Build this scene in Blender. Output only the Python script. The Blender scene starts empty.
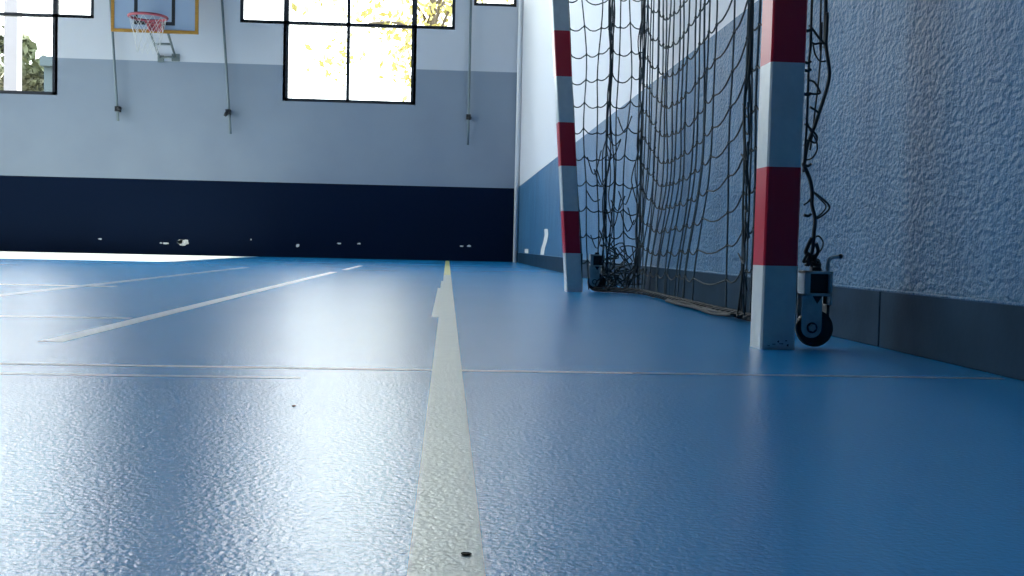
import bpy, bmesh, math, random
from mathutils import Vector, Matrix, noise
rnd = random.Random(7)
C = bpy.context.scene.collection
W, H, F = 1024, 576, 1100.0
CAMH = 0.217

# ------------------------------------------------------------------ camera
def camv(px, py): return Vector(((px - W/2)/F, (H/2 - py)/F, -1.0))
yc = camv(444, 245).normalized()
h2 = camv(544, 247.2)
zc = h2.cross(yc).normalized()
if zc.y < 0: zc = -zc
xc = yc.cross(zc).normalized()
RW = Matrix((xc, yc, zc))                      # camera -> world
cam_d = bpy.data.cameras.new('camera'); cam = bpy.data.objects.new('camera', cam_d); C.objects.link(cam)
cam_d.sensor_width = 36.0; cam_d.lens = 36.0*F/W; cam_d.clip_start = 0.02; cam_d.clip_end = 500
cam.matrix_world = Matrix.Translation((0, 0, CAMH)) @ RW.to_4x4()
bpy.context.scene.camera = cam
def ray(px, py): return RW @ camv(px, py)
O = Vector((0, 0, CAMH))
def atY(px, py, Y): d = ray(px, py); return O + d*(Y/d.y)
def atX(px, py, X): d = ray(px, py); return O + d*(X/d.x)
def atZ(px, py, Z): d = ray(px, py); return O + d*((Z-CAMH)/d.z)

YB = 15.4                                       # back wall
XR = 1.035                                      # right wall
XL, YF, ZC = -10.0, -6.0, 8.0
BAND = 1.03

# ------------------------------------------------------------------ materials
def srgb(r, g, b):
    f = lambda c: (c/255/12.92 if c/255 <= .04045 else ((c/255+.055)/1.055)**2.4)
    return (f(r), f(g), f(b), 1)
def mat(name, col, rough=.5, metal=0, bump=None, spec=.5, var=None, coat=0, subs=0):
    m = bpy.data.materials.new(name); m.use_nodes = True
    n, l = m.node_tree.nodes, m.node_tree.links
    b = n['Principled BSDF']
    b.inputs['Base Color'].default_value = col if len(col) == 4 else (*col, 1)
    b.inputs['Roughness'].default_value = rough; b.inputs['Metallic'].default_value = metal
    b.inputs['Specular IOR Level'].default_value = spec
    b.inputs['Coat Weight'].default_value = coat
    tc = n.new('ShaderNodeTexCoord')
    if var:                                    # (scale, colour2, stretch)
        nz = n.new('ShaderNodeTexNoise'); nz.inputs['Scale'].default_value = var[0]; nz.inputs['Detail'].default_value = 6
        mp = n.new('ShaderNodeMapping'); mp.inputs['Scale'].default_value = var[2] if len(var) > 2 else (1, 1, 1)
        l.new(tc.outputs['Object'], mp.inputs[0]); l.new(mp.outputs[0], nz.inputs[0])
        cr = n.new('ShaderNodeValToRGB'); cr.color_ramp.elements[0].position = .35; cr.color_ramp.elements[1].position = .68
        cr.color_ramp.elements[0].color = b.inputs['Base Color'].default_value[:]
        cr.color_ramp.elements[1].color = var[1] if len(var[1]) == 4 else (*var[1], 1)
        l.new(nz.outputs[0], cr.inputs[0]); l.new(cr.outputs[0], b.inputs['Base Color'])
    if bump:                                   # list of (scale, strength, distance)
        prev = None
        for sc, st, ds, kind, stretch in bump:
            t = n.new('ShaderNodeTexNoise' if kind == 'n' else 'ShaderNodeTexVoronoi')
            t.inputs['Scale'].default_value = sc
            if kind == 'n': t.inputs['Detail'].default_value = 3
            else: t.feature = 'SMOOTH_F1'
            mp = n.new('ShaderNodeMapping'); mp.inputs['Scale'].default_value = stretch
            l.new(tc.outputs['Object'], mp.inputs[0]); l.new(mp.outputs[0], t.inputs[0])
            bp = n.new('ShaderNodeBump'); bp.inputs['Strength'].default_value = st; bp.inputs['Distance'].default_value = ds
            l.new(t.outputs[0], bp.inputs['Height'])
            if prev: l.new(prev.outputs[0], bp.inputs['Normal'])
            prev = bp
        l.new(prev.outputs[0], b.inputs['Normal'])
        if coat: l.new(prev.outputs[0], b.inputs['Coat Normal'])
    b.inputs['Coat Roughness'].default_value = .10
    return m
one = (1, 1, 1)
FLOOR_BUMP = [(170, .46, .0019, 'n', one), (420, .2, .0008, 'n', one)]
M = {}
M['floor'] = mat('blue_sports_floor', (.010, .335, .76), .23, bump=FLOOR_BUMP, var=(1.3, (.016, .355, .80)), spec=.38, coat=.06)
M['line'] = mat('cream_floor_line', (.62, .67, .60), .28, bump=FLOOR_BUMP, var=(30, (.55, .60, .54)))
M['white_line_sunpatch'] = mat('white_line_and_sun_patch', (.62, .68, .72), .35, bump=FLOOR_BUMP)
M['line_yellow'] = mat('yellow_floor_line', (.62, .60, .22), .4, bump=FLOOR_BUMP)
M['line_faint'] = mat('faded_line_and_seam_highlight', (.28, .42, .58), .3, bump=FLOOR_BUMP)
M['seam_highlight'] = mat('weld_seam_highlight', (.75, .8, .84), .45)
M['wall_white'] = mat('white_wall_paint', (.56, .595, .66), .6, bump=[(40, .15, .004, 'n', one)])
M['wall_grey'] = mat('grey_wall_paint', (.25, .305, .38), .55, bump=[(40, .15, .004, 'n', one)], var=(1.2, (.225, .275, .35)))
M['wall_navy'] = mat('navy_wall_paint', (.0025, .009, .028), .6, bump=[(50, .15, .004, 'n', one)], spec=.05)
M['wall_navy_lit'] = mat('navy_roughcast_lit', (.055, .185, .345), .40,  # same band paint as the navy, with the glare put into its colour
                     bump=[(11, .35, .03, 'n', (1, 1, .35)), (80, .85, .012, 'n', (1, .7, 1)), (210, .5, .004, 'n', one)],
                     var=(5, (.038, .135, .265), (1, 1, .3)), spec=.32)
M['wall_white_rough'] = mat('white_roughcast_paint', (.66, .69, .74), .55, bump=[(45, .4, .012, 'n', one)])
M['base'] = mat('grey_skirting', (.014, .045, .085), .6, bump=[(60, .15, .003, 'n', one)], var=(6, (.008, .032, .062)), spec=.08)
M['chip'] = mat('bare_plaster', (.75, .76, .74), .8)
M['frame'] = mat('dark_window_frame', (.010, .014, .024), .5)
M['pipe'] = mat('white_pipe', (.72, .74, .77), .35)
M['ceiling'] = mat('ceiling_paint', (.16, .18, .22), .8)
M['post_white'] = mat('white_post_paint', (.62, .66, .66), .32, var=(40, (.56, .60, .61)))
M['post_red'] = mat('red_post_paint', (.56, .006, .034), .28)
M['net'] = mat('dark_net_cord', (.026, .040, .047), .75)
M['net_lit'] = mat('lit_net_cord', (.055, .085, .105), .8)  # cord colour raised to imitate light on the cords
M['rope'] = mat('net_edge_rope', (.012, .016, .021), .7, var=(60, (.03, .038, .045)))
M['steel'] = mat('galvanised_steel', (.55, .60, .62), .45, metal=.1, var=(35, (.40, .44, .46)))
M['steel_light'] = mat('worn_steel', (.5, .54, .57), .35, metal=.8)
M['dark_steel'] = mat('dark_steel', (.02, .024, .03), .45, metal=.3)
M['rubber'] = mat('black_rubber', (.008, .009, .012), .5)
M['board'] = mat('backboard_panel', (.29, .38, .52), .35)
M['wood'] = mat('yellow_wood_edge', (.42, .22, .035), .5, var=(20, (.30, .15, .02), (1, 1, 8)))
M['black'] = mat('black_paint', (.012, .015, .02), .5)
M['rim'] = mat('red_rim', (.34, .06, .085), .4)
M['cord_white'] = mat('white_net_cord', (.66, .68, .68), .7)
M['strut'] = mat('grey_green_strut', (.16, .20, .21), .5, metal=.2)
M['rod'] = mat('grey_winding_rod', (.14, .19, .215), .45)
M['bark'] = mat('bark', (.10, .08, .06), .9, bump=[(20, .5, .02, 'n', one)])
M['leaf'] = mat('autumn_leaf', (.30, .29, .09), .6, var=(.9, (.46, .38, .12)))
M['leaf_green'] = mat('green_leaf', (.08, .10, .05), .6, var=(.6, (.13, .12, .08)))
M['ground'] = mat('outdoor_ground', (.22, .21, .16), .9, var=(.4, (.30, .29, .22)))
M['house'] = mat('grey_house_wall', (.035, .055, .07), .8)
M['roof'] = mat('roof_tiles', (.25, .16, .12), .8)
M['pole'] = mat('white_pole', (.45, .42, .45), .4)
M['flake'] = mat('dark_flake', (.02, .016, .012), .9)
g = bpy.data.materials.new('window_glass'); g.use_nodes = True
n, l = g.node_tree.nodes, g.node_tree.links; n.clear()
out = n.new('ShaderNodeOutputMaterial'); mx = n.new('ShaderNodeMixShader'); tr = n.new('ShaderNodeBsdfTransparent'); gl = n.new('ShaderNodeBsdfGlossy')
fr = n.new('ShaderNodeFresnel'); fr.inputs[0].default_value = 1.35; gl.inputs['Roughness'].default_value = .05
tr.inputs[0].default_value = (.95, .97, .96, 1)
l.new(fr.outputs[0], mx.inputs[0]); l.new(tr.outputs[0], mx.inputs[1]); l.new(gl.outputs[0], mx.inputs[2]); l.new(mx.outputs[0], out.inputs[0])
M['glass'] = g

# ------------------------------------------------------------------ helpers
class MB:
    def __init__(s): s.v = []; s.f = []; s.mi = []; s.mats = []; s.sm = []
    def m(s, k):
        if k not in s.mats: s.mats.append(k)
        return s.mats.index(k)
    def face(s, pts, k, sm=False):
        b = len(s.v); s.v += [tuple(p) for p in pts]; s.f.append(tuple(range(b, b+len(pts)))); s.mi.append(s.m(k)); s.sm.append(sm)
    def box(s, lo, hi, k, T=None):
        x0, y0, z0 = lo; x1, y1, z1 = hi
        P = [Vector(p) for p in ((x0,y0,z0),(x1,y0,z0),(x1,y1,z0),(x0,y1,z0),(x0,y0,z1),(x1,y0,z1),(x1,y1,z1),(x0,y1,z1))]
        if T: P = [T @ p for p in P]
        b = len(s.v); s.v += [tuple(p) for p in P]
        for q in ((0,3,2,1),(4,5,6,7),(0,1,5,4),(1,2,6,5),(2,3,7,6),(3,0,4,7)):
            s.f.append(tuple(b+i for i in q)); s.mi.append(s.m(k)); s.sm.append(False)
    def prism(s, poly, axis_vec, k):           # poly: list of Vectors, extruded
        a = Vector(axis_vec); nn = len(poly); b = len(s.v)
        s.v += [tuple(p) for p in poly] + [tuple(Vector(p)+a) for p in poly]
        s.f.append(tuple(b+i for i in range(nn))); s.f.append(tuple(b+nn+i for i in reversed(range(nn))))
        for i in range(nn): s.f.append((b+i, b+nn+i, b+nn+(i+1) % nn, b+(i+1) % nn))
        for _ in range(nn+2): s.mi.append(s.m(k)); s.sm.append(False)
    def tube(s, pts, r, k, sides=6, closed=False):
        pts = [Vector(p) for p in pts]; nn = len(pts); b = len(s.v)
        up = None
        for i in range(nn):
            if closed: t = pts[(i+1) % nn]-pts[i-1]
            else: t = pts[min(i+1, nn-1)]-pts[max(i-1, 0)]
            if t.length < 1e-9: t = Vector((0, 0, 1))
            t.normalize()
            if up is None: up = t.orthogonal().normalized()
            up = up - t*up.dot(t)
            if up.length < 1e-6: up = t.orthogonal()
            up.normalize(); w = t.cross(up)
            rr = r[i] if isinstance(r, (list, tuple)) else r
            for j in range(sides):
                a = 2*math.pi*j/sides; s.v.append(tuple(pts[i]+(up*math.cos(a)+w*math.sin(a))*rr))
        mi = s.m(k)
        for i in range(nn if closed else nn-1):
            for j in range(sides):
                i2 = (i+1) % nn
                s.f.append((b+i*sides+j, b+i*sides+(j+1) % sides, b+i2*sides+(j+1) % sides, b+i2*sides+j)); s.mi.append(mi); s.sm.append(True)
        if not closed:
            s.f.append(tuple(b+j for j in reversed(range(sides)))); s.f.append(tuple(b+(nn-1)*sides+j for j in range(sides)))
            s.mi += [mi, mi]; s.sm += [False, False]
    def build(s, name, parent=None, bevel=0, kind=None, origin=None):
        me = bpy.data.meshes.new(name)
        o_ = Vector(origin) if origin is not None else Vector((0, 0, 0))
        me.from_pydata([tuple(Vector(v)-o_) for v in s.v], [], s.f)
        for k in s.mats: me.materials.append(M[k])
        me.polygons.foreach_set('material_index', s.mi); me.polygons.foreach_set('use_smooth', s.sm); me.update()
        ob = bpy.data.objects.new(name, me); C.objects.link(ob)
        if parent is not None:
            ob.parent = parent; ob.matrix_parent_inverse = Matrix.Identity(4)
            ob.location = o_ - abs_loc(parent)
        else: ob.location = o_
        ABS[ob.name] = o_
        if bevel:
            md = ob.modifiers.new('bevel', 'BEVEL'); md.width = bevel; md.segments = 2; md.limit_method = 'ANGLE'
        if kind: ob['kind'] = kind
        return ob
ABS = {}
def abs_loc(o): return ABS[o.name]
def thing(name, loc, label, cat, group=None):
    o = bpy.data.objects.new(name, None); C.objects.link(o); o.location = loc; o.empty_display_size = .1
    ABS[o.name] = Vector(loc); tag(o, label, cat, group); return o
def tag(o, label, cat, group=None):
    o['label'] = label; o['category'] = cat
    if group: o['group'] = group
def smooth(pts, nsub=4, closed=False):
    pts = [Vector(p) for p in pts]; nn = len(pts); out = []
    R = range(nn if closed else nn-1)
    for i in R:
        if closed: a, b, c, d = pts[i-1], pts[i], pts[(i+1) % nn], pts[(i+2) % nn]
        else: a, b, c, d = pts[max(i-1, 0)], pts[i], pts[i+1], pts[min(i+2, nn-1)]
        for k in range(nsub):
            t = k/nsub
            out.append(.5*((2*b)+(c-a)*t+(2*a-5*b+4*c-d)*t*t+(3*b-a-3*c+d)*t**3))
    if not closed: out.append(pts[-1])
    return out
def lathe(mb, c, axis, prof, k, seg=28):       # prof: (offset along axis, radius)
    a = Vector(axis).normalized(); u = a.orthogonal().normalized(); w = a.cross(u); c = Vector(c); b = len(mb.v); mi = mb.m(k)
    for o_, r in prof:
        for j in range(seg):
            t = 2*math.pi*j/seg; mb.v.append(tuple(c+a*o_+(u*math.cos(t)+w*math.sin(t))*r))
    for i in range(len(prof)-1):
        for j in range(seg):
            mb.f.append((b+i*seg+j, b+i*seg+(j+1) % seg, b+(i+1)*seg+(j+1) % seg, b+(i+1)*seg+j)); mb.mi.append(mi); mb.sm.append(False)
    mb.f.append(tuple(b+j for j in reversed(range(seg)))); mb.f.append(tuple(b+(len(prof)-1)*seg+j for j in range(seg)))
    mb.mi += [mi, mi]; mb.sm += [False, False]

def wall(name, P, u0, u1, v0, v1, nrm, th, holes, mats, extra=None):
    """P(u,v,d) -> point, d = depth behind the inner face; mats: list of (v_upto, key); holes: (u0,u1,v0,v1)"""
    us = sorted({u0, u1, *[h[0] for h in holes], *[h[1] for h in holes]}); vs = sorted({v0, v1, *[h[2] for h in holes], *[h[3] for h in holes], *[m_[0] for m_ in mats if v0 < m_[0] < v1]})
    mb = MB()
    inh = lambda i, j: not (0 <= i < len(us)-1 and 0 <= j < len(vs)-1) or any(h[0] <= (us[i]+us[i+1])/2 <= h[1] and h[2] <= (vs[j]+vs[j+1])/2 <= h[3] for h in holes)
    def key(v):
        for vv, k in mats:
            if v < vv: return k
        return mats[-1][1]
    for i in range(len(us)-1):
        for j in range(len(vs)-1):
            if inh(i, j): continue
            a, b, c, d = us[i], us[i+1], vs[j], vs[j+1]; k = key((c+d)/2)
            mb.face([P(a, c, 0), P(b, c, 0), P(b, d, 0), P(a, d, 0)], k)
            mb.face([P(a, c, th), P(a, d, th), P(b, d, th), P(b, c, th)], k)
            for (di, dj, e) in ((-1, 0, ((a, c), (a, d))), (1, 0, ((b, c), (b, d))), (0, -1, ((a, c), (b, c))), (0, 1, ((a, d), (b, d)))):
                if inh(i+di, j+dj):
                    (p, q), (r, s_) = e
                    mb.face([P(p, q, 0), P(r, s_, 0), P(r, s_, th), P(p, q, th)], k)
    if extra: extra(mb)
    return mb.build(name, kind='structure')

# ------------------------------------------------------------------ setting
fl = MB(); fl.face([(XL, YF, 0), (XR, YF, 0), (XR, YB, 0), (XL, YB, 0)], 'floor')
fl.face([(XL, YF, -.04), (XL, YB, -.04), (XR, YB, -.04), (XR, YF, -.04)], 'floor')
fl.build('floor', kind='structure')

def wx(px, py): p = atY(px, py, YB); return p.x, p.z
# windows of the back wall, measured on the wall plane (X, Z)
cx0, cz0 = wx(285, 101); cx1, _ = wx(413, 102); _, czm = wx(348, 24.5); fx0, _ = wx(240, 24); fx1, _ = wx(455, 27); mid, _ = wx(348, 60)
lz0 = wx(0, 93.5)[1]; lx1 = wx(55, 60)[0]; lfx1 = wx(94, 10)[0]; lzm = wx(40, 15)[1]
WT = 7.0
FBY = atZ(566.8, 291.8, 0).y
WW = cx1-cx0
lx0 = lx1-WW; lfx0 = lx0-(lfx1-lx1)
rx0, rz0 = wx(474, 5.5); rx1, _ = wx(516.5, 6)
holes = [(cx0, cx1, cz0, WT), (fx0, cx0, czm, WT), (cx1, fx1, czm, WT), (lx0, lx1, lz0, WT), (lfx0, lx0, lzm, WT), (lx1, lfx1, lzm, WT), (rx0, rx1, rz0, WT)]
LEFT_BAND2 = wx(330, 66.5)[1]
def chips(mb):
    def blob(px, py, w, h, seed):
        c = atY(px, py, YB-.002); r = random.Random(seed); pts = []
        for k in range(14):
            a = 2*math.pi*k/14; q = .7+.5*r.random()
            pts.append((c.x+math.cos(a)*w*q*15.4/F, YB-.002, c.z+math.sin(a)*h*q*15.4/F))
        mb.face(pts, 'chip')
    for a in ((184, 242.6, 5.5, 3), (180, 241.8, 3, 2.5), (166, 243.3, 3, 1), (161, 243, 1.3, .8), (251, 239.5, .8, .8), (297.5, 245.5, 1.8, 1.8), (339, 243.4, 2.2, .8), (359, 243.6, 2, .8), (469, 246, 2.4, 1.2), (461.5, 246.2, 2, .7), (100, 239, 2, .8)):
        blob(*a, int(a[0]))
wall('wall_back', lambda u, v, d: (u, YB+d, v), XL, XR, 0, ZC, None, .18, holes, [(BAND, 'wall_navy'), (LEFT_BAND2, 'wall_grey'), (99, 'wall_white')], chips)
def chips_r(mb):
    def strip(pts, w):
        for (a, b) in zip(pts[:-1], pts[1:]):
            p0, p1 = atX(a[0]-w, a[1], XR-.003), atX(a[0]+w, a[1], XR-.003); q0, q1 = atX(b[0]-w, b[1], XR-.003), atX(b[0]+w, b[1], XR-.003)
            mb.face([p0, p1, q1, q0], 'chip')
    strip([(546, 229), (546.5, 235), (545, 242), (543, 248), (542, 255)], 1.8)
    strip([(526.5, 249), (526.5, 254.5)], 1.8)
wall('wall_right', lambda u, v, d: (XR+d, u, v), YF, YB+.18, 0, ZC, None, .18, [], [(BAND+.03, 'wall_navy_lit'), (99, 'wall_white_rough')], chips_r)
# left wall: tall windows (sun patch by the back wall) and a high row further forward
SUN_EL = math.radians(40); TE = math.tan(SUN_EL)
lw = [(10.6, 15.15, 1.7, 7.45*TE+.05)] + [(y, y+2.2, 1.4, 5.0) for y in (3.2, 5.6, 8.0)]
wall('wall_left', lambda u, v, d: (XL-d, u, v), YF, YB+.18, 0, ZC, None, .18, lw, [(BAND, 'wall_navy'), (99, 'wall_grey')])
wall('wall_front', lambda u, v, d: (u, YF-d, v), XL, XR, 0, ZC, None, .18, [], [(99, 'wall_navy')])
sk = []
ob = wall('ceiling', lambda u, v, d: (u, v, ZC+d), XL, XR, YF, YB+.18, None, .1, sk, [(99, 'ceiling')])
gd = MB(); gd.face([(-120, -60, -.08), (80, -60, -.08), (80, 160, -.08), (-120, 160, -.08)], 'ground'); gd.build('ground', kind='structure')

# skirting along the right wall
YJ = atX(879, 320, XR-.014).y
bb = MB(); SKH = .133
for y0, y1 in ((YF, YJ-2.4), (YJ-2.397, YJ-.0025), (YJ+.0025, YJ+2.4), (YJ+2.403, YJ+4.8), (YJ+4.803, YJ+7.2), (YJ+7.203, YJ+9.6), (YJ+9.603, YB-.01)):
    bb.box((XR-.014, y0, 0), (XR+.005, y1, SKH), 'base')
bb.box((XR-.006, YF, 0), (XR+.002, YB-.01, SKH-.004), 'rubber')
bb.build('baseboard_right', kind='structure', bevel=.003)
cb = MB(); cb.tube([(XR-.014, YF, SKH+.002), (XR-.012, 3, SKH+.001), (XR-.013, YB-.02, SKH+.002)], .0035, 'wall_navy_lit', 6); cb.build('trim_1', kind='structure')
# white pipe in the far corner
pp = MB(); p0 = atY(516.5, 200, YB-.06); pp.tube([(p0.x, YB-.06, 0), (p0.x, YB-.06, ZC)], .033, 'pipe', 12)
pp.build('trim_2', kind='structure')

# windows
def window(name, panes, bars, y):
    fr = MB(); d0, d1 = y-.03, y+.03
    for (a, b, c, d) in bars: fr.box((a, d0, c), (b, d1, d), 'frame')
    f = fr.build(name, kind='structure')
    for (a, b, c, d) in panes:
        gm = MB(); gm.box((a, y+.004, c), (b, y+.010, d), 'glass'); gm.build('pane', f)
    return f
def cross(x0, x1, z0, zm, fx0, fx1, mid):
    t = .022; bars = []; zs = [zm, zm+1.62, WT]; panes = []
    for x in (x0, x1): bars.append((x-t*1.6, x+t*1.6, z0, WT))
    bars.append((mid-t, mid+t, z0, WT))
    for x in (fx0+t, fx1-t): bars.append((x-t, x+t, zm, WT))
    bars += [(x0-.03, x1+.03, z0-.0, z0+2*t), (fx0, fx1, zm-t, zm+t), (fx0, fx1, zm+1.6-t, zm+1.6+t), (fx0, fx1, WT-2*t, WT)]
    for a, b in ((fx0, x0), (x0, mid), (mid, x1), (x1, fx1)):
        panes += [(a, b, zm, zm+1.6), (a, b, zm+1.6, WT)]
    panes += [(x0, mid, z0, zm), (mid, x1, z0, zm)]
    return panes, bars
p, b = cross(cx0, cx1, cz0, czm, fx0, fx1, mid); window('window_1', p, b, YB+.03)
p, b = cross(lx0, lx1, lz0, lzm, lfx0, lfx1, (lx0+lx1)/2); window('window_2', p, b, YB+.03)
t = .02
window('window_3', [(rx0, rx1, rz0, WT)], [(rx0, rx0+2*t, rz0, WT), (rx1-2*t, rx1, rz0, WT), (rx0, rx1, rz0, rz0+2*t), (rx0, rx1, WT-.04, WT)], YB+.03)
for k, (a, b, c, d) in enumerate(lw):
    fr = MB(); x = XL-.06
    for yy in (a, (a+b)/2, b): fr.box((x-.02, yy-.02, c), (x+.02, yy+.02, d), 'frame')
    for zz in (c, (c+d)/2, d): fr.box((x-.02, a, zz-.02), (x+.02, b, zz+.02), 'frame')
    f = fr.build('window_%d' % (k+4), kind='structure')
    gm = MB(); gm.box((x-.003, a, c), (x+.003, b, d), 'glass'); gm.build('pane', f)

# floor lines, seams and a pale sun patch (1 mm proud)
def line(name, x0, x1, y0, y1, k, z=.0006, xs0=None, xs1=None):
    mb = MB(); mb.box((x0, y0, .0001), (x1, y1, z), k); return mb.build(name, kind='structure')
gx0, gx1 = atZ(432, 372, 0).x, atZ(462, 372, 0).x
wide = atZ(430, 317, 0); yt = atZ(447, 275, 0).y; y2 = atZ(437, 281, 0).y; y1_ = wide.y
gl_ = MB(); gl_.box((gx0, -.5, .0001), (gx1, yt, .0008), 'line'); gl_.box((gx0, yt, .0001), (gx1, YB-.3, .0008), 'line_yellow')
gl_.box((wide.x, y1_, .0001), (gx0, y2-1.1, .00082), 'line'); gl_.box((wide.x+.012, y2-1.1, .0001), (gx0, y2, .0008), 'line')
gl_.v = [(x+.0031*(y-1.9), y, z) for x, y, z in gl_.v]      # the taped line runs slightly askew
gl_.build('trim_3', kind='structure')
a = atZ(200, 305, 0); line('trim_4', a.x-.025, a.x+.025, atZ(60, 342, 0).y, atZ(335, 272, 0).y, 'white_line_sunpatch')
line('trim_5', a.x-.012, a.x+.035, atZ(348, 270, 0).y, atZ(370, 266, 0).y, 'white_line_sunpatch')
a = atZ(110, 283, 0); line('trim_6', a.x-.03, a.x+.03, 2.5, 9.0, 'line_faint', .0007)
line('sun_patch_pale', -9.9, -2.55, 10.6, YB-.02, 'white_line_sunpatch', .0006)  # pale sheet added under the sun patch so it burns out white
sy = atZ(512, 371.5, 0).y
sm = MB()                                       # welded joint of the floor sheets: its highlight painted as a pale strip, weaker to the right
for k in range(12):
    x0 = -7+8*k/12; x1 = -7+8*(k+1)/12
    sm.box((x0, sy-.010, .0001), (x1, sy+.012, .0005), 'seam_highlight' if x0 < .2 else 'line_faint')
sm.build('seam_highlight_strip', kind='structure')
a = atZ(130, 318.5, 0); line('trim_9', -6, a.x, a.y-.03, a.y+.03, 'line_faint', .0004)
a = atZ(115, 286.5, 0); line('trim_10', -7, a.x, a.y-.05, a.y+.05, 'white_line_sunpatch', .0004)
a = atZ(300, 378, 0); line('trim_11', -5, a.x, a.y-.012, a.y+.012, 'line_faint', .0004)

# ------------------------------------------------------------------ handball goal
# feet of the posts (corner facing camera and pitch) on the floor
nb = atZ(760.4, 349.3, 0); fb = atZ(566.8, 291.8, 0)
ang = math.atan2(-(fb.x-nb.x), fb.y-nb.y)
ax = Vector((math.cos(ang), math.sin(ang), 0)); ay = Vector((-math.sin(ang), math.cos(ang), 0))
PW = .079
goal = thing('handball_goal', (nb.x, (nb.y+fb.y)/2, 0), 'red and white striped handball goal with dark net beside the rough navy wall', 'goal')
def post(base, lean_x, bounds, first):
    """bounds: heights of colour changes; square section from corner 'base'"""
    T = Matrix((( ax.x, ay.x, lean_x[0], base.x), (ax.y, ay.y, lean_x[1], base.y), (0, 0, 1, 0), (0, 0, 0, 1)))
    mb = MB(); z = 0; zs = [0]+bounds
    while zs[-1] < 1.75: zs.append(zs[-1]+.2)
    zs[-1] = 2.0
    ks = ['post_white', 'post_red']; r = .004
    sec = [(r, 0), (PW-r, 0), (PW, r), (PW, PW-r), (PW-r, PW), (r, PW), (0, PW-r), (0, r)]
    for i in range(len(zs)-1):
        k = ks[i % 2]
        for j in range(8):
            p, q = sec[j], sec[(j+1) % 8]
            mb.face([T @ Vector((*p, zs[i])), T @ Vector((*q, zs[i])), T @ Vector((*q, zs[i+1])), T @ Vector((*p, zs[i+1]))], k)
    mb.face([T @ Vector((*p, 0)) for p in reversed(sec)], 'post_white'); mb.face([T @ Vector((*p, 2.0)) for p in sec], ks[(len(zs)-2) % 2])
    for (u, z, w, h) in first: mb.face([T @ Vector((u-w, -.0006, z-h*.6)), T @ Vector((u+w*.9, -.0006, z-h)), T @ Vector((u+w, -.0006, z+h)), T @ Vector((u-w*.8, -.0006, z+h*.5))], 'flake')
    return mb.build('post', goal), T
def zat(px, py, base): return atY(px, py, base.y).z
nbounds = [zat(765, 265.5, nb), zat(767, 166.5, nb), zat(769, 61.5, nb)]; nbounds.append(nbounds[-1]+.2)
fbounds = [zat(567, y, fb) for y in (253, 211, 165.8, 122.3, 76.4, 30.6)]
NP, NT = post(nb, (0.007, 0), nbounds, [(.030, .012, .004, .001), (.040, .018, .002, .0025), (.047, .013, .005, .0012), (.058, .020, .0025, .0014), (.062, .010, .002, .003), (.018, .009, .003, .0008)])
FP, FT = post(fb, (-.074, 0), fbounds, [])
# crossbar between post tops and arms that carry the net (above the frame)
cbm = MB(); A = NT @ Vector((PW/2, PW/2, 1.96)); B = FT @ Vector((PW/2, PW/2, 1.96)); D = (B-A).normalized(); L = (B-A).length
side = D.cross(Vector((0, 0, 1))).normalized(); up = side.cross(D)
TB = Matrix(((D.x, side.x, up.x, A.x), (D.y, side.y, up.y, A.y), (D.z, side.z, up.z, A.z), (0, 0, 0, 1)))
nseg = 15
for i in range(nseg): cbm.box((.04+(L-.08)*i/nseg, -PW/2, -.04), (.04+(L-.08)*(i+1)/nseg, PW/2, .04), ['post_red', 'post_white'][i % 2], TB)
cbm.build('crossbar', goal)
arm = MB()
XN = XR-.085                                    # plane in which the back net hangs
arm.tube(smooth([A+Vector((.03, 0, 0)), (XN-.05, A.y+.3, 1.97), (XN, A.y+.9, 1.95)]), .012, 'steel', 8)
arm.tube(smooth([B+Vector((.03, 0, 0)), (XN-.05, B.y-.02, 1.97), (XN, B.y-.15, 1.95)]), .012, 'steel', 8)
arm.tube([(XN, A.y+.9, 1.95), (XN, B.y-.15, 1.95)], .012, 'steel', 8)
arm.build('net_support', goal)

# net ---------------------------------------------------------------
net = MB(); NR = .0032
def nz(a, b, c=0): return noise.noise(Vector((a, b, c)))
STEP = .128
# columns: (plan x, plan y)
fp = FT @ Vector((PW, PW*.6, 0))
FE = Vector((fp.x+.005, fp.y, 0)); FC = Vector((XN, 5.33, 0)); NC = Vector((XN, 3.42, 0))
cols = []
pxs_side = [584, 590, 597.5, 603.5, 606, 609, 612, 624, 634, 637]
for px in pxs_side:                              # far side net, from post to wall
    t_ = (px-584)/(637-584); cols.append(('s', FE.lerp(FC, t_), px))
pxs_back = [638.5, 640, 642, 645, 648, 651, 654, 657, 660.5, 664, 668, 672.5, 677, 683, 690, 694.5, 698, 702, 710, 727, 741, 747, 752]
for px in pxs_back:
    q = atX(px, 250, XN); cols.append(('b', Vector((q.x, q.y, 0)), px))
NROW = 16
def sag(px, z):
    pts = [(584, 0), (637, 0), (640, -.01), (650, -.10), (662, -.185), (672, -.19), (690, -.17), (706, -.13), (727, -.08), (745, -.02), (760, 0)]
    for (a, va), (b, vb) in zip(pts[:-1], pts[1:]):
        if a <= px <= b:
            t_ = (px-a)/(b-a); t_ = t_*t_*(3-2*t_)
            return (va+(vb-va)*t_)*min(1, max(0, (z-.05)/.8))
    return 0
grid = []
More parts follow.
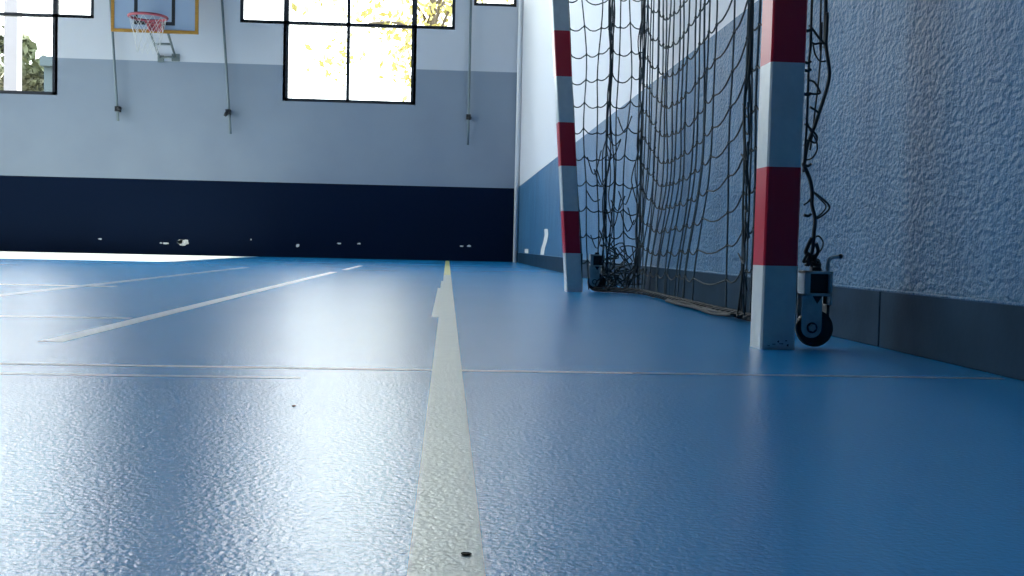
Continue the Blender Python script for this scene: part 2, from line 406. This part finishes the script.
for i, (kind, p, px) in enumerate(cols):
    col = []
    for j in range(NROW+1):
        z = j*STEP if j else .012
        amp = .034 if kind == 's' and 586 < px < 634 else .010
        dx = nz(i*.9, z*2.1, 3)*amp; dy = nz(i*.7, z*1.9, 9)*(.02 if kind == 's' else .05 if px < 700 else .025)
        # gathering: strands pull together around the corner bundle lower down
        if kind == 's' and z < .7 and 600 < px < 640:
            dx += (.0 if px < 615 else .01)*(1-z/.7)*nz(i, z*5)
        zz = z+sag(px, z)+.012*nz(i*1.3, j*.8, 5)
        if kind == 's' and j: zz += (.035 if i % 2 else -.015)*(.4+.8*nz(j*.4, i, 2))+.02+(.04*nz(j*1.7, 5) if 600 < px < 610 else 0)
        zz += .03*(j > 0)*(kind == 'b' and px > 735)
        x = min(p.x+dx, XR-.02)
        if kind == 's' and px < 600: x -= .074*z*(600-px)/16        # follows the leaning post
        if kind == 'b' and 643 < px < 720:        # the slack hem drags the cords towards the far post and bunches them in pairs
            mm = max(0, 1-z/.75); mm = mm*mm*(3-2*mm)
            if i % 2: dy += (cols[i-1][1].y-p.y)*.85*mm
            dy += .24*mm
        if j == 0: x = min(x, XR-.03)
        col.append(Vector((x, p.y+dy, max(zz, .012))))
    grid.append(col)
knots = []
for i, col in enumerate(grid):                   # vertical cords
    net.tube(smooth(col, 4), NR*(1.25 if cols[i][2] in (637, 606, 698, 752) else 1), 'net_lit' if cols[i][0] == 'b' or i % 3 == 1 else 'net', 5)
for j in range(1, NROW+1):                       # horizontal cords with a droop between the knots
    pts = []
    for i in range(len(grid)-1):
        a, b = grid[i][j], grid[i+1][j]; d = (b-a); hl = math.hypot(d.x, d.y)
        pts.append(a); dr = .16*min(hl, .16)*(1.3 if cols[i][0] == 's' else .7)
        for s_ in (.33, .67): pts.append(a.lerp(b, s_)-Vector((0, 0, dr)))
    pts.append(grid[-1][j]); net.tube(smooth(pts, 2), NR*.95, 'net', 5)
    for i in range(len(grid)):
        knots.append(grid[i][j])
for k in knots:
    if k.z < 1.35:
        net.tube([k+Vector((0, 0, -.007)), k+Vector((0, 0, 0)), k+Vector((0, 0, .007))], [.003, .0062, .003], 'net', 5)
for (u_, n_) in ((.42, 4), (.95, 3)):            # gathered meshes: wavy strands around the two bundles of the side net
    for s_ in range(n_):
        c_ = FE.lerp(FC, u_); pts = []
        for j in range(26):
            z = .10+j*.075; w_ = .055*(1.0 if z < .75 else .45)
            pts.append(Vector((c_.x+w_*nz(s_*3.1, z*4.5, u_), c_.y+w_*nz(s_*2.3, z*4, 7), z)))
        net.tube(smooth(pts, 3), NR*.9, 'net' if s_ % 2 else 'net_lit', 5)
for s_ in range(16):                             # skewed meshes low in the side net
    u0 = rnd.random()*.9; z0 = .2+.7*rnd.random()
    a_, b_ = FE.lerp(FC, u0), FE.lerp(FC, min(1, u0+.25)); m_ = a_.lerp(b_, .5)
    net.tube(smooth([a_+Vector((0, 0, z0)), m_+Vector((0, -.01, z0-.05-.05*rnd.random())), b_+Vector((0, 0, z0+rnd.uniform(-.06, .1)))], 4), NR*.9, 'net', 5)
# loose bundle behind the near post's far side (between wall and post)
for s_ in range(4):
    pts = []
    for j in range(12):
        z = .02+j*.16; q = atX(745+(9 if z < .5 else 5)*nz(s_*2.1, z*4, 1)+3*nz(s_, z*9, 4), 250, XN-.01*s_*.5)
        pts.append(Vector((XN-.008*s_+.02*nz(s_, z*4, 8), q.y, z)))
    net.tube(smooth(pts, 4), NR, 'net', 5)
for s_ in range(9):                             # short ties inside that bundle
    z = .05+s_*.08; q0 = atX(738+rnd.random()*8, 250, XN); q1 = atX(749+rnd.random()*3, 250, XN-.05)
    net.tube(smooth([(q0.x, q0.y, z), ((q0.x+q1.x)/2, (q0.y+q1.y)/2, z-.03), (q1.x-.02, q1.y, z+.05*rnd.random())]), NR, 'net', 5)
# side net tail from the bundle to the near post (passes behind the post)
npb = NT @ Vector((PW, PW*.7, 0))
for j in range(1, 12):
    z = j*.13; a = grid[-1][j] if j < len(grid[-1]) else grid[-1][-1]
    net.tube(smooth([a, (XN-.02, 3.1, z-.05), (XN-.06, 2.8, z-.02), (npb.x+.012, npb.y+.02, z+.02)]), NR, 'net', 5)
for yy, xx in ((2.66, XN-.085), (2.85, XN-.05), (3.05, XN-.02), (3.25, XN)):
    net.tube(smooth([(xx+.01*nz(yy, j*.5), yy+.03*nz(yy*2, j*.6, 3), .03+j*.17) for j in range(11)]), NR, 'net', 5)
# strands seen right of the near post
YS = npb.y+.01
def strand(pp, r=NR, dy=0, closed=False):
    pts = [atY(px, py, YS+dy+.02*nz(px*.05, py*.03)) for px, py in pp]
    if pts[0].z > .5 and pp[0][1] <= 0: pts = [pts[0]+Vector((0, 0, 1.4))]+pts
    net.tube(smooth(pts, 5, closed), r, 'net', 6, closed)
strand([(812, 0), (811, 25), (811, 42), (809, 62), (808, 90), (807, 120), (805, 150), (803.5, 172)], .0028)
strand([(826, 0), (827, 12), (826.5, 30), (826, 45), (828, 60), (829.5, 74), (827, 88), (822, 104), (815, 125), (809, 140), (806, 152), (804, 166)], .0042, .012)
strand([(821, 0), (822, 22), (821, 50), (819, 75), (817, 95), (815, 110), (813, 130), (810, 150)], .0022, .03)
strand([(803, 163), (806, 170), (810, 180), (812, 191), (812, 205), (815, 219), (814, 232), (813, 246), (811, 256)], .0045)
strand([(812, 191), (819, 196), (828, 204), (829, 209), (823, 215), (816, 219)], .0024, .01)
strand([(813, 192), (820, 199), (826, 206), (822, 213), (815, 218)], .0018, .02)
strand([(809, 25), (814, 31), (819, 38), (825, 44)], .0028, .008)
strand([(811, 42), (815, 44), (820, 43), (825, 44)], .0022, .014)
strand([(813, 44), (815, 54), (820, 61), (826, 61)], .0020, .01)
strand([(808, 80), (814, 82), (818, 88), (820, 93), (814, 94), (806, 93)], .0026, .0)
strand([(810, 107), (815, 110), (819, 113)], .0026, .01)
strand([(805, 124), (812, 130), (817, 137), (815, 143), (808, 140), (804, 146)], .0024, .0)
strand([(806, 118), (810, 130), (816, 140), (817, 150), (812, 158), (806, 160)], .0020, .012)
strand([(812, 240), (818, 236), (823, 242), (821, 250), (815, 255)], .0020, .01)
strand([(812, 238), (808, 246), (806, 253), (812, 258), (818, 252), (816, 243)], .0048, .0)
strand([(804, 205), (809, 201), (812, 196)], .0022, .0)
for y0 in (30, 62, 70, 94, 165, 215): strand([(804, y0), (808, y0+1), (811, y0-1)], .0034, -.006)
for s_ in range(6):                              # matted cord low on the post and caster
    c = atY(808+rnd.random()*8, 255+rnd.random()*10, YS)
    net.tube(smooth([c+Vector((rnd.uniform(-.014, .014), rnd.uniform(-.012, .012), rnd.uniform(-.012, .012))) for _ in range(5)], 4, True), .0034, 'net', 6, True)
# heap of slack net around the far post foot
for s_ in range(19):
    c = Vector((rnd.uniform(FE.x+.13, FC.x-.02), rnd.uniform(5.33, 5.6), abs(rnd.gauss(.06, .07))+.015))
    if c.z > .24: c.z = .22
    q = [c+Vector((rnd.uniform(-.07, .07), rnd.uniform(-.05, .05), rnd.uniform(-.06, .06))) for _ in range(5)]
    for v in q: v.z = max(v.z, .008); v.x = min(v.x, XR-.03)
    net.tube(smooth(q, 4, True), NR, 'net', 5, True)
N_OB = net.build('net', goal)
rp = MB()
pts = [FE+Vector((.05, -.06, .012)), FE+Vector((.14, -.12, .012)), Vector((XN-.05, 5.22, .014))]+[Vector((XN-.012+.012*nz(k*.9, 1), 5.1-k*.115, .012)) for k in range(17)]
sp = smooth(pts, 5)
rp.tube(sp, .008, 'rope', 6)
for w_ in range(3):                              # slack meshes twisted round the edge rope
    rp.tube([p+Vector((.012*math.sin(i*.8+w_*2), 0, max(-.004, .010*math.cos(i*.8+w_*2))+.004)) for i, p in enumerate(sp)], .0045, 'rope', 5)
for w_ in range(3):
    rp.tube(smooth([(XN-.06+.03*w_*rnd.random(), 3.34+.25*k, .010+.012*rnd.random()) for k in range(5)], 4), .0055, 'rope', 5)
rp.build('edge_rope', N_OB)

# casters -------------------------------------------------------------
def caster(cpx, cpy, base_y, s, flip=1):
    """transport wheel bolted behind a post; cpx,cpy = wheel axle in the photo, s = size factor"""
    c = atY(cpx, cpy, base_y); R = .0425*s; c.z = max(R+.001, min(c.z, R+.004))
    hs = MB(); w = .014*s
    # rounded cheek plates
    for yy in (-w-.004*s, w):
        poly = []
        for k in range(13):
            a = math.pi+math.pi*k/12; poly.append(Vector((c.x-.012*s+math.cos(a)*.0235*s, c.y+yy, c.z+.002+math.sin(a)*.0235*s)))
        poly += [Vector((c.x+.0115*s, c.y+yy, c.z+.076*s)), Vector((c.x-.0355*s, c.y+yy, c.z+.076*s))]
        hs.prism(poly, (0, .004*s, 0), 'steel')
    # square spring housing above: open frame with a dark core
    x0, x1, z0, z1 = c.x-.033*s, c.x+.031*s, c.z+.074*s, c.z+.130*s
    hs.box((x0, c.y-.026*s, z0), (x1, c.y+.026*s, z0+.006*s), 'steel'); hs.box((x0, c.y-.026*s, z1-.006*s), (x1, c.y+.026*s, z1), 'steel')
    hs.box((x0, c.y-.026*s, z0), (x0+.013*s, c.y+.026*s, z1), 'steel_light'); hs.box((x1-.006*s, c.y-.026*s, z0-.02*s), (x1, c.y+.026*s, z1), 'steel')
    hs.box((x0+.012*s, c.y-.012*s, z0+.004*s), (x1-.004*s, c.y+.02*s, z1-.004*s), 'dark_steel')
    hs.box((x0+.022*s, c.y-.008*s, z1), (x0+.042*s, c.y+.012*s, z1+.009*s), 'dark_steel')
    hs.prism([Vector((x0+.021*s, c.y-w-.005*s, z0)), Vector((x0+.044*s, c.y-w-.005*s, z0)), Vector((x0+.0325*s, c.y-w-.005*s, z0-.018*s))], (0, .002, 0), 'dark_steel')
    hs.box((x1-.006*s, c.y-.01*s, z0-.075*s), (x1, c.y+.02*s, z0), 'dark_steel')
    h = hs.build('caster', goal, bevel=.001)
    wm = MB(); lathe(wm, c, (0, 1, 0), [(-.011*s, R*.80), (-.011*s, R*.88), (-.009*s, R*.97), (-.004*s, R), (.004*s, R), (.009*s, R*.97), (.011*s, R*.88), (.011*s, R*.8)], 'rubber', 36)
    wm2 = lathe(wm, c, (0, 1, 0), [(-.0118*s, R*.3), (-.0118*s, R*.74), (-.0105*s, R*.8), (.0105*s, R*.8), (.0118*s, R*.74), (.0118*s, R*.3)], 'dark_steel', 36)
    wm.build('wheel', h)
    bm_ = MB(); lathe(bm_, (c.x-.011*s, c.y-.0183*s, c.z+.002), (0, -1, 0), [(0, .0125*s), (.0012*s, .0125*s)], 'dark_steel', 20); lathe(bm_, (c.x-.011*s, c.y-.0185*s, c.z+.002), (0, -1, 0), [(0, .009*s), (.002*s, .009*s), (.0025*s, .0075*s), (.007*s, .0065*s)], 'steel', 6)
    bm_.build('axle_bolt', h)
    cm = MB(); zt = z1
    cm.tube(smooth([(x1-.003*s, c.y, zt-.03*s), (x1-.003*s, c.y, zt+.018*s), (x1+.001*s, c.y, zt+.028*s), (x1+.010*s, c.y, zt+.032*s), (x1+.024*s, c.y-.002, zt+.034*s)], 4), .0042*s, 'steel', 8)
    cm.tube([(x1+.020*s, c.y-.002, zt+.0335*s), (x1+.024*s, c.y-.002, zt+.0345*s), (x1+.029*s, c.y-.002, zt+.036*s)], [.004*s, .0062*s, .004*s], 'dark_steel', 8)
    cm.build('crank_handle', h)
    # mounting plate to the post
    return h
h1 = caster(814, 327, (NT @ Vector((0, PW*.55, 0))).y, 1.0)
h2_ = caster(596.5, 279, (FT @ Vector((0, PW*.55, 0))).y, 1.06)
for (Tm, hx) in ((NT, h1), (FT, h2_)):
    mp = MB(); q = Tm @ Vector((PW, PW*.2, .11)); mp.box((q.x-.001, q.y, .10), (q.x+.006, q.y+PW*.6, .19), 'dark_steel'); mp.build('mounting_plate', hx)

# ------------------------------------------------------------------ basketball hoop
YH = YB-.52
bl = atY(111, 31.5, YH); br = atY(198, 34, YH)
BZ = (bl.z+br.z)/2; BW = br.x-bl.x; BC = (bl.x+br.x)/2; BH = .9
hoop = thing('basketball_hoop', (BC, YH, BZ), 'basketball backboard with yellow wooden edge and red rim high on the back wall', 'basketball hoop')
mb = MB(); mb.box((bl.x+.03, YH, BZ+.03), (br.x-.03, YH+.02, BZ+BH-.03), 'board'); mb.build('backboard', hoop)
mb = MB(); e = .04
mb.box((bl.x, YH-.008, BZ), (br.x, YH+.03, BZ+e), 'wood'); mb.box((bl.x, YH-.008, BZ+BH-e), (br.x, YH+.03, BZ+BH), 'wood')
mb.box((bl.x, YH-.008, BZ+e), (bl.x+e, YH+.03, BZ+BH-e), 'wood'); mb.box((br.x-e, YH-.008, BZ+e), (br.x, YH+.03, BZ+BH-e), 'wood'); mb.build('edge_frame', hoop)
s0 = atY(134, 24, YH); s1 = atY(175, 26, YH); sz = (s0.z+s1.z)/2; e = .045
mb = MB(); yq = (YH-.003, YH+.001)
mb.box((s0.x, yq[0], sz), (s1.x, yq[1], sz+e), 'black'); mb.box((s0.x, yq[0], sz+.46), (s1.x, yq[1], sz+.46+e), 'black')
mb.box((s0.x, yq[0], sz+e), (s0.x+e, yq[1], sz+.46), 'black'); mb.box((s1.x-e, yq[0], sz+e), (s1.x, yq[1], sz+.46), 'black'); mb.build('target_square', hoop)
RC = atY(148, 17, YH-.40); RZ = RC.z; rr = .235
mb = MB(); ring = [(RC.x+rr*math.cos(2*math.pi*k/40), YH-.40+rr*math.sin(2*math.pi*k/40), RZ) for k in range(40)]
mb.tube(ring, .018, 'rim', 10, True)
mb.box((RC.x-.10, YH-.16, RZ-.03), (RC.x+.10, YH-.01, RZ+.02), 'rim'); mb.box((RC.x-.10, YH-.012, RZ-.11), (RC.x+.10, YH-.001, RZ+.03), 'rim')
mb.prism([Vector((RC.x-.09, YH-.012, RZ-.11)), Vector((RC.x-.09, YH-.012, RZ-.02)), Vector((RC.x-.09, YH-.16, RZ-.02))], (.02, 0, 0), 'rim')
mb.prism([Vector((RC.x+.07, YH-.012, RZ-.11)), Vector((RC.x+.07, YH-.012, RZ-.02)), Vector((RC.x+.07, YH-.16, RZ-.02))], (.02, 0, 0), 'rim')
rim = mb.build('rim', hoop)
mb = MB()                                        # hanging white net: two sets of spiral cords
for k in range(12):
    for sg in (1, -1):
        pts = []
        for j in range(9):
            u = j/8; a = 2*math.pi*(k/12)+sg*u*2*math.pi/12*2.5; r = (rr-.005)*(1-u*.52+.10*u*u); pts.append((RC.x+r*math.cos(a), YH-.40+r*math.sin(a), RZ-.01-u*.44))
        mb.tube(pts, .0032, 'cord_white', 4)
mb.build('net', rim)
mb = MB()
q0, q1 = atY(149, 33, YH+.02), atY(167, 34, YH+.02); r0, r1 = atY(160, 58.5, YB-.02), atY(175.5, 57.5, YB-.02)
q0.z += .05; q1.z += .05
for a, b in ((q0, r0), (q1, r1)): mb.tube([a, b], .016, 'strut', 8)
for t_ in (.50, .97): mb.tube([q0.lerp(r0, t_), q1.lerp(r1, t_)], .016, 'strut', 8)
mb.box((r1.x-.05, YB-.03, r1.z-.05), (r1.x+.05, YB, r1.z+.05), 'strut'); mb.box((r0.x-.03, YB-.03, r0.z-.05), (r0.x+.05, YB, r0.z+.04), 'strut')
mb.build('support_frame', hoop)
for x in (BC-.3, BC+.3):
    mb = MB(); mb.box((x-.025, YH+.02, BZ+.6), (x+.025, YB-.001, BZ+.65), 'strut'); mb.box((x-.07, YB-.012, BZ+.54), (x+.07, YB-.001, BZ+.71), 'strut'); mb.build('wall_arm', hoop)

# ------------------------------------------------------------------ window winding rods on the back wall
def rod(top, bot, hook, hk, label):
    a = atY(*top, YB-.07); b = atY(*bot, YB-.07); d = (a-b)/(a.z-b.z); a = b+d*(4.9-b.z)
    t_ = thing('window_winding_rod', (b.x, YB-.07, b.z), label, 'winding rod', 'window winding rods on the back wall')
    mb = MB(); mb.tube([b, b+d*.45, a], .017, 'rod', 8); mb.build('rod', t_)
    h = atY(*hook, YB-.07)
    mb = MB(); mb.box((h.x-.03, YB-.1, h.z-.035), (h.x+.03, YB-.006, h.z+.035), 'dark_steel')
    mb.tube([h, h+Vector((hk[0]*.5, -.03, hk[1]*.5)), h+Vector((hk[0], -.03, hk[1]))], [.022, .028, .02], 'dark_steel', 8); mb.build('hook', t_)
    mb = MB(); mb.box((a.x-.05, YB-.1, 4.84), (a.x+.05, YB-.006, 4.96), 'rod'); mb.build('gear_box', t_)
rod((112.5, 33), (118, 121), (117.5, 109), (.055, .012), 'grey winding rod hanging below the left edge of the basketball backboard')
rod((222, 0), (230.5, 134), (228, 112), (-.04, -.06), 'grey winding rod on the wall between the backboard and the middle window')
rod((471, 0), (468, 145), (468.5, 117), (.03, -.03), 'grey winding rod below the small window by the far corner')

# ------------------------------------------------------------------ specks on the floor
def flake(px, py, w, d, label):
    c = atZ(px, py, .0); mb = MB(); r = random.Random(px)
    pts = [Vector((c.x+w*math.cos(2*math.pi*k/9)*(.7+.5*r.random()), c.y+d*math.sin(2*math.pi*k/9)*(.7+.5*r.random()), .0011)) for k in range(9)]
    mb.prism(pts, (0, 0, .001), 'flake'); o = mb.build('dirt_flake', origin=(c.x, c.y, 0)); tag(o, label, 'dirt flake')
flake(466, 556, .0036, .0032, 'dark dirt flake lying on the cream floor line')
flake(294, 407, .0025, .005, 'dark dirt flake on the bare blue floor left of the cream line')

# ------------------------------------------------------------------ outdoors
def tree(base, h, crown, nl, leaf, label, size, seed, group=None):
    r = random.Random(seed)
    t_ = thing('tree', base, label, 'tree', group); bx, by, bz = base
    mb = MB(); top = Vector((bx+.2, by, bz+h*.75))
    mb.tube(smooth([(bx, by, bz-.1), (bx+.1, by, bz+h*.3), top], 4), [.16*h/8*(1-.08*k) for k in range(9)], 'bark', 8)
    tips = []
    for k in range(14):
        a = r.random()*6.28; s_ = Vector((bx+.1, by, bz+h*(.3+.4*r.random()))); e_ = s_+Vector((math.cos(a)*crown[0]*.8, math.sin(a)*crown[1]*.8, h*.28*r.random()))
        mb.tube(smooth([s_, s_.lerp(e_, .5)+Vector((0, 0, .2)), e_], 3), .03*h/8, 'bark', 5); tips += [s_.lerp(e_, .6), e_]
    mb.build('trunk', t_)
    fm = MB()
    cl = tips+[Vector((bx+r.gauss(0, crown[0]*.5), by+r.gauss(0, crown[1]*.5), bz+h*.6+r.gauss(0, crown[2]*.45))) for _ in range(26)]
    for _ in range(nl):
        c = cl[r.randrange(len(cl))]+Vector((r.gauss(0, 1), r.gauss(0, 1), r.gauss(0, 1)))*crown[0]*.16
        a, b = Vector((r.gauss(0, 1), r.gauss(0, 1), r.gauss(0, 1))).normalized(), Vector((r.gauss(0, 1), r.gauss(0, 1), r.gauss(0, 1)))
        b = a.cross(b).normalized(); s_ = size*(.6+.8*r.random())
        fm.face([c-a*s_, c+b*s_*.5, c+a*s_, c-b*s_*.5], leaf)
    fm.build('foliage', t_)
tp = atY(400, 60, 24)
tree((tp.x+.5, 24, -.08), 8.5, (1.9, 1.9, 2.4), 2300, 'leaf', 'yellowing tree outside the middle window on the back wall', .09, 3)
for k, (px, top_y, Y, s_, cr) in enumerate(((34, 46, 40, 5, 1.1), (-2, 56, 46, 8, 1.4), (90, 60, 52, 11, 2.5))):
    q = atY(px, top_y, Y)
    tree((q.x, Y, -.08), q.z, (cr, cr, 3.2), 7000, 'leaf_green', ['low green tree beyond the left window, beside the grey house', 'low green tree at the far left edge, behind the white pole', 'green tree behind the grey house'][k], .22, s_)
hq0, hq1 = atY(44, 57, 36), atY(60, 57, 36); hb = thing('house', ((hq0.x+hq1.x)/2, 38, -.08), 'blue grey house seen through the left window next to the tree', 'house')
mb = MB(); mb.box((hq0.x, 36, -.08), (hq0.x+3.2, 40, hq0.z-.3), 'house'); mb.build('wall', hb)
mb = MB(); mb.prism([Vector((hq0.x-.06, 35.8, hq0.z-.3)), Vector((hq0.x+3.3, 35.8, hq0.z-.3)), Vector((hq0.x+3.3, 35.8, hq0.z)), Vector((hq0.x-.06, 35.8, hq0.z))], (0, 4.4, 0), 'house'); mb.build('roof', hb)
w0 = atY(13, 50, YB+2.5); mb = MB(); mb.box((w0.x-.10, YB+2.4, -.08), (w0.x+.10, YB+2.6, 6.2), 'pole')
o = mb.build('outdoor_pole', origin=(w0.x, YB+2.5, -.08)); tag(o, 'pale square post standing just outside the left window', 'pole')

# ------------------------------------------------------------------ light
wd = bpy.data.worlds.new('world'); bpy.context.scene.world = wd; wd.use_nodes = True
bg = wd.node_tree.nodes['Background']; bg.inputs[0].default_value = (.92, .965, 1.0, 1); bg.inputs[1].default_value = 6.2
sl = bpy.data.lights.new('sun', 'SUN'); sl.energy = 14; sl.angle = math.radians(.6); sl.color = (1, .93, .80)
so = bpy.data.objects.new('sun', sl); C.objects.link(so)
az = math.radians(1.0); dv = Vector((math.cos(SUN_EL)*math.cos(az), -math.cos(SUN_EL)*math.sin(az), -math.sin(SUN_EL)))
so.rotation_euler = dv.to_track_quat('-Z', 'Y').to_euler(); so.location = (-20, 5, 20)
def portal(c, sx, sy, dirv):
    a = bpy.data.lights.new('portal', 'AREA'); a.shape = 'RECTANGLE'; a.size = sx; a.size_y = sy; a.cycles.is_portal = True
    o = bpy.data.objects.new('portal', a); C.objects.link(o); o.location = c; o.rotation_euler = Vector(dirv).to_track_quat('-Z', 'Z').to_euler()
for (a, b, c, d) in ((fx0, fx1, cz0, WT), (lfx0, lfx1, lz0, WT), (rx0, rx1, rz0, WT)): portal(((a+b)/2, YB+.2, (c+d)/2), b-a, d-c, (0, -1, 0))
for (a, b, c, d) in lw: portal((XL-.2, (a+b)/2, (c+d)/2), b-a, d-c, (1, 0, 0))

sc = bpy.context.scene
sc.view_settings.view_transform = 'Standard'; sc.view_settings.look = 'None'; sc.view_settings.gamma = 1; sc.view_settings.use_curve_mapping = False
sc.view_settings.exposure = 0.42
sc.cycles.use_denoising = True; sc.cycles.max_bounces = 10; sc.cycles.diffuse_bounces = 6; sc.cycles.transparent_max_bounces = 16
sc.cycles.sample_clamp_indirect = 8
